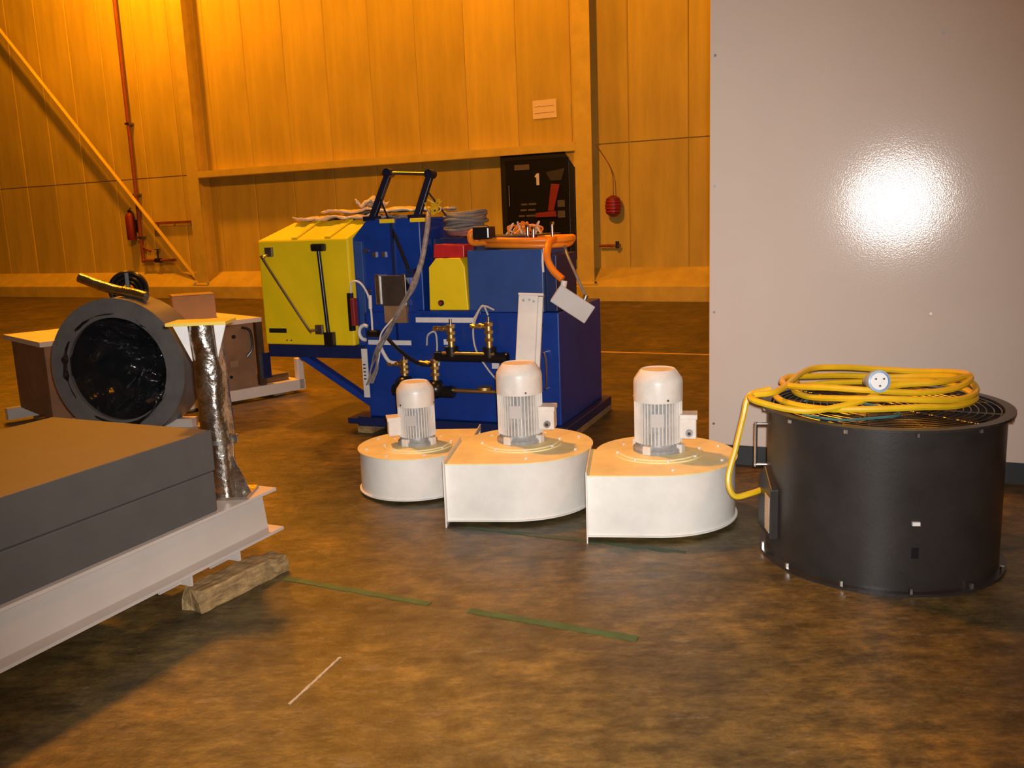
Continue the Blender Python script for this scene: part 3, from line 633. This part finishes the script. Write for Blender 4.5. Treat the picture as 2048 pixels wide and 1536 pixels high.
# valves: black pipe runs with brass risers
def gate(u, z, hgt, side):
    p = MB().cyl((u, -.085, z), (u, -.085, z+hgt), .025, n=12).build('brass_riser', 'brass', tb_)
    for k in range(3): MB().cyl((u, -.085, z+hgt*(.25+.3*k)), (u, -.085, z+hgt*(.25+.3*k)+.022), .036, n=6, smooth=False).build('brass_nut', 'brass', p)
    MB().cyl((u, -.085, z+hgt-.03), (u+side*.14, -.085, z+hgt-.03), .017, n=10).build('brass_branch', 'brass', p)
    for k in (0.05, .10): MB().cyl((u+side*k, -.085, z+hgt-.03), (u+side*(k+.022), -.085, z+hgt-.03), .021, n=6, smooth=False).build('brass_nut', 'brass', p)
    MB().cyl((u, -.085, z+hgt), (u, -.085, z+hgt+.04), .012, n=10).build('stem', 'chrome', p)
    MB().cyl((u, -.085, z-.07), (u, -.085, z), .052, n=16).build('valve_bonnet', 'blackpl', p)
gate(-.80, .70, .16, -1); gate(-.50, .70, .18, -1)
gate(-1.20, .46, .13, -1); gate(-.945, .44, .16, -1)
MB().cyl((-.93, -.085, .625), (-.36, -.085, .625), .038, n=14).build('black_manifold', 'blackpl', tb_)
for x in (-.88, -.66, -.42): MB().cyl((x, -.085, .625), (x, .0, .625), .03, n=12).build('manifold_stub', 'blackpl', tb_)
MB().cyl((-.86, -.12, .655), (-.45, -.12, .655), .012, n=10).build('copper_pipe', 'brass', tb_)
MB().cyl((-1.30, -.085, .36), (-.80, -.085, .36), .045, n=14).build('black_manifold', 'blackpl', tb_)
for x in (-1.25, -.86): MB().cyl((x, -.085, .36), (x, .0, .36), .034, n=12).build('manifold_stub', 'blackpl', tb_)
MB().sphere((-1.20, -.10, .40), .075, 10).build('black_valve_body', 'blackpl', tb_); MB().sphere((-.94, -.10, .38), .07, 10).build('black_valve_body', 'blackpl', tb_)
MB().cyl((-.82, -.09, .375), (-.42, -.09, .375), .016, n=10).build('copper_pipe', 'brass', tb_)
MB().lathe([(.001, 0), (.055, 0), (.055, .02), (.02, .03), (.001, .03)], (-.55, -.09, .39), 16).build('hand_wheel', 'brass', tb_)
for x, z in ((-.52, .53), (-1.0, .54), (-.90, .70)): MB().box((x, -.008, z), (x+.055, .0, z+.04)).build('small_tag', 'label', tb_)
for pts_ in ([(-.50, -.085, .93), (-.53, -.10, 1.0), (-.58, -.10, .93), (-.62, -.09, .82), (-.60, -.10, .68), (-.52, -.10, .55), (-.45, -.09, .46)], [(-.48, -.02, .96), (-.55, -.06, .99), (-.62, -.07, .90)], [(-1.02, -.05, .70), (-.99, -.08, .78), (-.93, -.08, .80), (-.92, -.08, .70), (-.93, -.085, .62)]):
    MB().tube(pts_, .007, 6, 5).build('signal_wire', 'jbox', tb_)
MB().tube([(-1.36, -.05, .76), (-1.28, -.08, .70), (-1.18, -.10, .63), (-1.08, -.11, .58), (-1.0, -.10, .56), (-.96, -.09, .57)], .014, 8).build('black_hose', 'blackpl', tb_)
MB().tube([(-1.42, -.05, .70), (-1.37, -.08, .63), (-1.32, -.09, .575), (-1.25, -.085, .56)], .014, 8).build('white_hose', 'label', tb_)
hn = MB().tube([(-.10, .0, .66), (-.10, -.05, .66), (-.085, -.055, .60), (-.085, -.055, .44), (-.10, -.05, .40), (-.10, 0, .40)], .008, 8, 4).build('front_handle', 'chrome', tb_)
tp_ = MB().cyl((-.06, -.05, .18), (-.06, -.12, .18), .014, n=10).build('drain_tap', 'brass', tb_); MB().box((-.11, -.12, .185), (.0, -.09, .20)).build('tap_handle', 'darkred', tp_)
# hanging braided bundle
def machine_thing(name, label, cat, z=0):
    return empty(name, (.344, 6.21, z), TA, label, cat)
bb = machine_thing('cable_bundle', 'braided grey cable bundle hanging down the front of the blue machine', 'cable')
rg = random.Random(11)
main = [(-.985, .02, 1.660), (-.965, -.03, 1.60), (-.975, -.05, 1.50), (-1.02, -.07, 1.30), (-1.10, -.09, 1.12), (-1.20, -.10, .95), (-1.30, -.10, .82), (-1.40, -.10, .68), (-1.46, -.09, .52), (-1.50, -.09, .40)]
MB().tube(main[:5], .019, 10, 6).build('sleeve', 'braid', bb)
for k in range(7):
    j = [(rg.uniform(-.03, .03), rg.uniform(-.02, .01)) for _ in main]
    MB().tube([Vector(p)+Vector((j[i][0]*min(1, max(0, i-2)*.5), j[i][1], j[i][0]*.3)) for i, p in enumerate(main)][3:], .0065, 6, 5).build('loose_wire', 'braid' if k % 2 else 'gcable', bb)
MB().tube([(-1.14, -.10, 1.02), (-1.26, -.11, .90), (-1.37, -.11, .78), (-1.40, -.10, .62), (-1.45, -.09, .50)], .006, 6).build('loose_wire', 'label', bb)
# grey cable coil on the rear box
cc = machine_thing('cable_coil', 'grey and pink coiled cables heaped on the blue machine', 'cable', 1.476)
rg = random.Random(4)
for k in range(9):
    z = .012+.020*k; ax = .150+rg.uniform(-.02, .012); ay = .17+rg.uniform(-.02, .02); cx = -.875+rg.uniform(-.012, .012)
    MB().tube([(cx+ax*math.cos(2*PI*i/20), (.42)+ay*math.sin(2*PI*i/20), z+.010*math.sin(2*PI*i/20*2+k)+.01) for i in range(21)], .013, 7, 3).build('cable_turn', 'pink' if k < 2 else 'gcable', cc)
MB().tube([(-.90, .38, .02), (-.86, .26, -.01), (-.76, .22, .0), (-.66, .24, .01), (-.60, .3, .03)], .014, 8).build('black_lead', 'blackpl', cc)
# orange hose with black clamp
oh = machine_thing('orange_hose', 'thick orange hose coiled on top of the mid blue box', 'hose', 1.386)
pts_ = []
for li, (zz, gx, gy) in enumerate(((.024, .32, .20), (.060, .34, .21), (.040, .30, .15))):
    for k in range(16):
        a = 2*PI*k/16+.3; pts_.append((-.30+gx*math.cos(a), .24+gy*math.sin(a), zz+.006*math.sin(2*a)))
MB().tube(pts_, .021, 10, 4).build('coil', 'orange', oh)
MB().tube([(-.58, .14, .05), (-.65, .05, .05), (-.66, .02, .09), (-.645, .02, .125), (-.60, .03, .14)], .023, 10).build('bent_end', 'orange', oh)
MB().box((-.63, -.01, .075), (-.50, .12, .165)).build('black_clamp', 'blackpl', oh, .012)
MB().tube([(-.05, .12, .06), (-.05, .0, .04), (-.045, -.07, -.02), (-.035, -.09, -.08), (.01, -.11, -.15), (.075, -.12, -.205)], .026, 10).build('drop_hose', 'orange', oh)
MB().tube([(-.02, .2, .04), (.06, .06, -.06), (.14, -.02, -.18), (.20, -.04, -.30), (.23, -.05, -.36)], .010, 8).build('thin_lead', 'gcable', oh)
MB().tube([(-.10, .02, .0), (-.095, -.03, -.08), (-.085, -.05, -.16)], .008, 8).build('thin_lead', 'label', oh)
fr_ = machine_thing('orange_netting', 'frayed bundle of orange cords behind the orange hose', 'cord', 1.476)
rg = random.Random(8)
for k in range(16):
    x = -.52+.014*k; MB().tube([(x, .40+rg.uniform(-.05, .05), .008), (x+rg.uniform(-.03, .06), .42+rg.uniform(-.06, .06), .05+rg.uniform(0, .05)), (x+rg.uniform(-.02, .1), .45, .03+rg.uniform(0, .04)), (x+.06, .42+rg.uniform(-.05, .05), .008)], .007, 6, 4).build('cord_loop', 'orange' if k % 3 else 'sheet', fr_)
for i, (x, h_, lb) in enumerate(((-.245, .115, 'slim chrome stud, leftmost of the three behind the orange hose'), (-.20, .10, 'slim chrome stud, middle of the three behind the orange hose'), (-.055, .13, 'slim chrome stud, rightmost of the three behind the orange hose'))):
    s_ = empty('threaded_stud', Matrix.Translation((.344, 6.21, 1.386)) @ (Matrix.Rotation(TA, 4, 'Z') @ Vector((x-.06, .25+.0*i, 0))), TA, lb, 'stud'); h_ += .05
    MB().cyl((0, 0, 0), (0, 0, h_), .010, n=10).build('rod', 'chrome', s_); MB().cyl((0, 0, h_-.02), (0, 0, h_), .017, n=6, smooth=False).build('nut', 'chrome', s_); MB().cyl((0, 0, 0), (0, 0, .012), .022, n=12).build('foot', 'steel', s_)
# hanging grey junction box
jb = empty('junction_box', (.385, 6.06, 1.0), 0, 'tilted pale grey junction box hanging from the orange hose', 'box')
Mj = Matrix.Translation((.045, 0, .015)) @ Matrix.Rotation(math.radians(35), 4, 'Y')
bo = MB().box((-.135, -.045, -.062), (.135, .045, .062), Mj).build('housing', 'jbox', jb, .008)
MB().box((-.14, -.058, -.067), (.14, -.045, .067), Mj).build('cover', 'jbox', jb, .005)
MB().cyl(Mj @ Vector((-.112, 0, .06)), Mj @ Vector((-.13, 0, .10)), .022, n=12).build('gland', 'label', jb)
MB().cyl(Mj @ Vector((.06, 0, .06)), Mj @ Vector((.05, 0, .10)), .018, n=12).build('gland', 'steel', jb)
# crumpled pale sheets on the yellow cabinet
rg = random.Random(21)
def sheet(x0, x1, y0, y1, z, amp, nm, label, sd):
    V = []; nx, ny = 26, 12
    for j in range(ny+1):
        for i in range(nx+1):
            x = x0+(x1-x0)*i/nx+.03*noise.noise(Vector((j*.5, sd, 1))); y = y0+(y1-y0)*j/ny+.03*noise.noise(Vector((i*.4, sd, 4)))
            zz = z+amp*abs(noise.noise(Vector((x*5, y*5, sd))))+amp*.4*abs(noise.noise(Vector((x*17, y*17, sd))))
            V.append((x, y, zz))
    o = MB().add(V, [(j*(nx+1)+i, j*(nx+1)+i+1, (j+1)*(nx+1)+i+1, (j+1)*(nx+1)+i) for j in range(ny) for i in range(nx)], True).build(nm, 'sheet', None, loc=(.344, 6.21, 0), rotz=TA)
    o.modifiers.new('thick', 'SOLIDIFY').thickness = .014
    return tag(o, label, 'sheet', 'pale sheets on the yellow cabinet')
sheet(-2.26, -1.52, .16, .70, 1.646, .06, 'packing_sheet', 'crumpled pale packing sheet lying lowest on the yellow cabinet', 3.1)
sheet(-2.08, -1.12, .30, .80, 1.690, .05, 'packing_sheet', 'upper pale packing sheet reaching across to the lifting frame', 7.7)
sheet(-1.80, -1.60, .34, .56, 1.730, .13, 'packing_sheet', 'small bunched pale wrap on top of the packing sheets', 12.4)
bw = machine_thing('wire_bunch', 'small yellow frayed wire bunch where the grey cable bundle starts', 'wire', 1.640)
rg = random.Random(2)
for k in range(9): MB().tube([(-.985+rg.uniform(-.03, .03), .10, .006), (-.985+rg.uniform(-.05, .05), .10+rg.uniform(-.04, .04), .05), (-.98+rg.uniform(-.06, .06), .08+rg.uniform(-.05, .05), .08+rg.uniform(0, .05))], .006, 6, 4).build('wire_end', 'ycable', bw)
# cream trunking post leaning against the bench
tk = empty('trunking_post', (-.03, 5.80, 0), math.radians(-6), 'cream hollow steel upright behind the middle fan blower', 'post')
ln = math.atan2(.30, 1.10); Mt = Matrix.Rotation(-ln, 4, 'X') @ Matrix.Rotation(.060, 4, 'Y')
po = MB(); po.box((0, 0, .02), (.135, .05, 1.13), Mt); po.build('front_channel', 'cream', tk, .006)
MB().box((.135, .006, .02), (.168, .075, 1.12), Mt).build('side_lip', 'cream', tk, .004)
MB().box((-.004, -.006, 1.125), (.172, .08, 1.142), Mt).build('end_cap', 'cream', tk, .006)
for x, z in ((.035, 1.09), (.075, 1.095), (.105, 1.085)): MB().cyl(Mt @ Vector((x, 0, z)), Mt @ Vector((x, -.003, z)), .009, n=10).build('hole', 'steel', tk)
MB().cyl(Mt @ Vector((.168, .03, .93)), Mt @ Vector((.171, .03, .93)), .010, n=10).build('hole', 'black', tk)
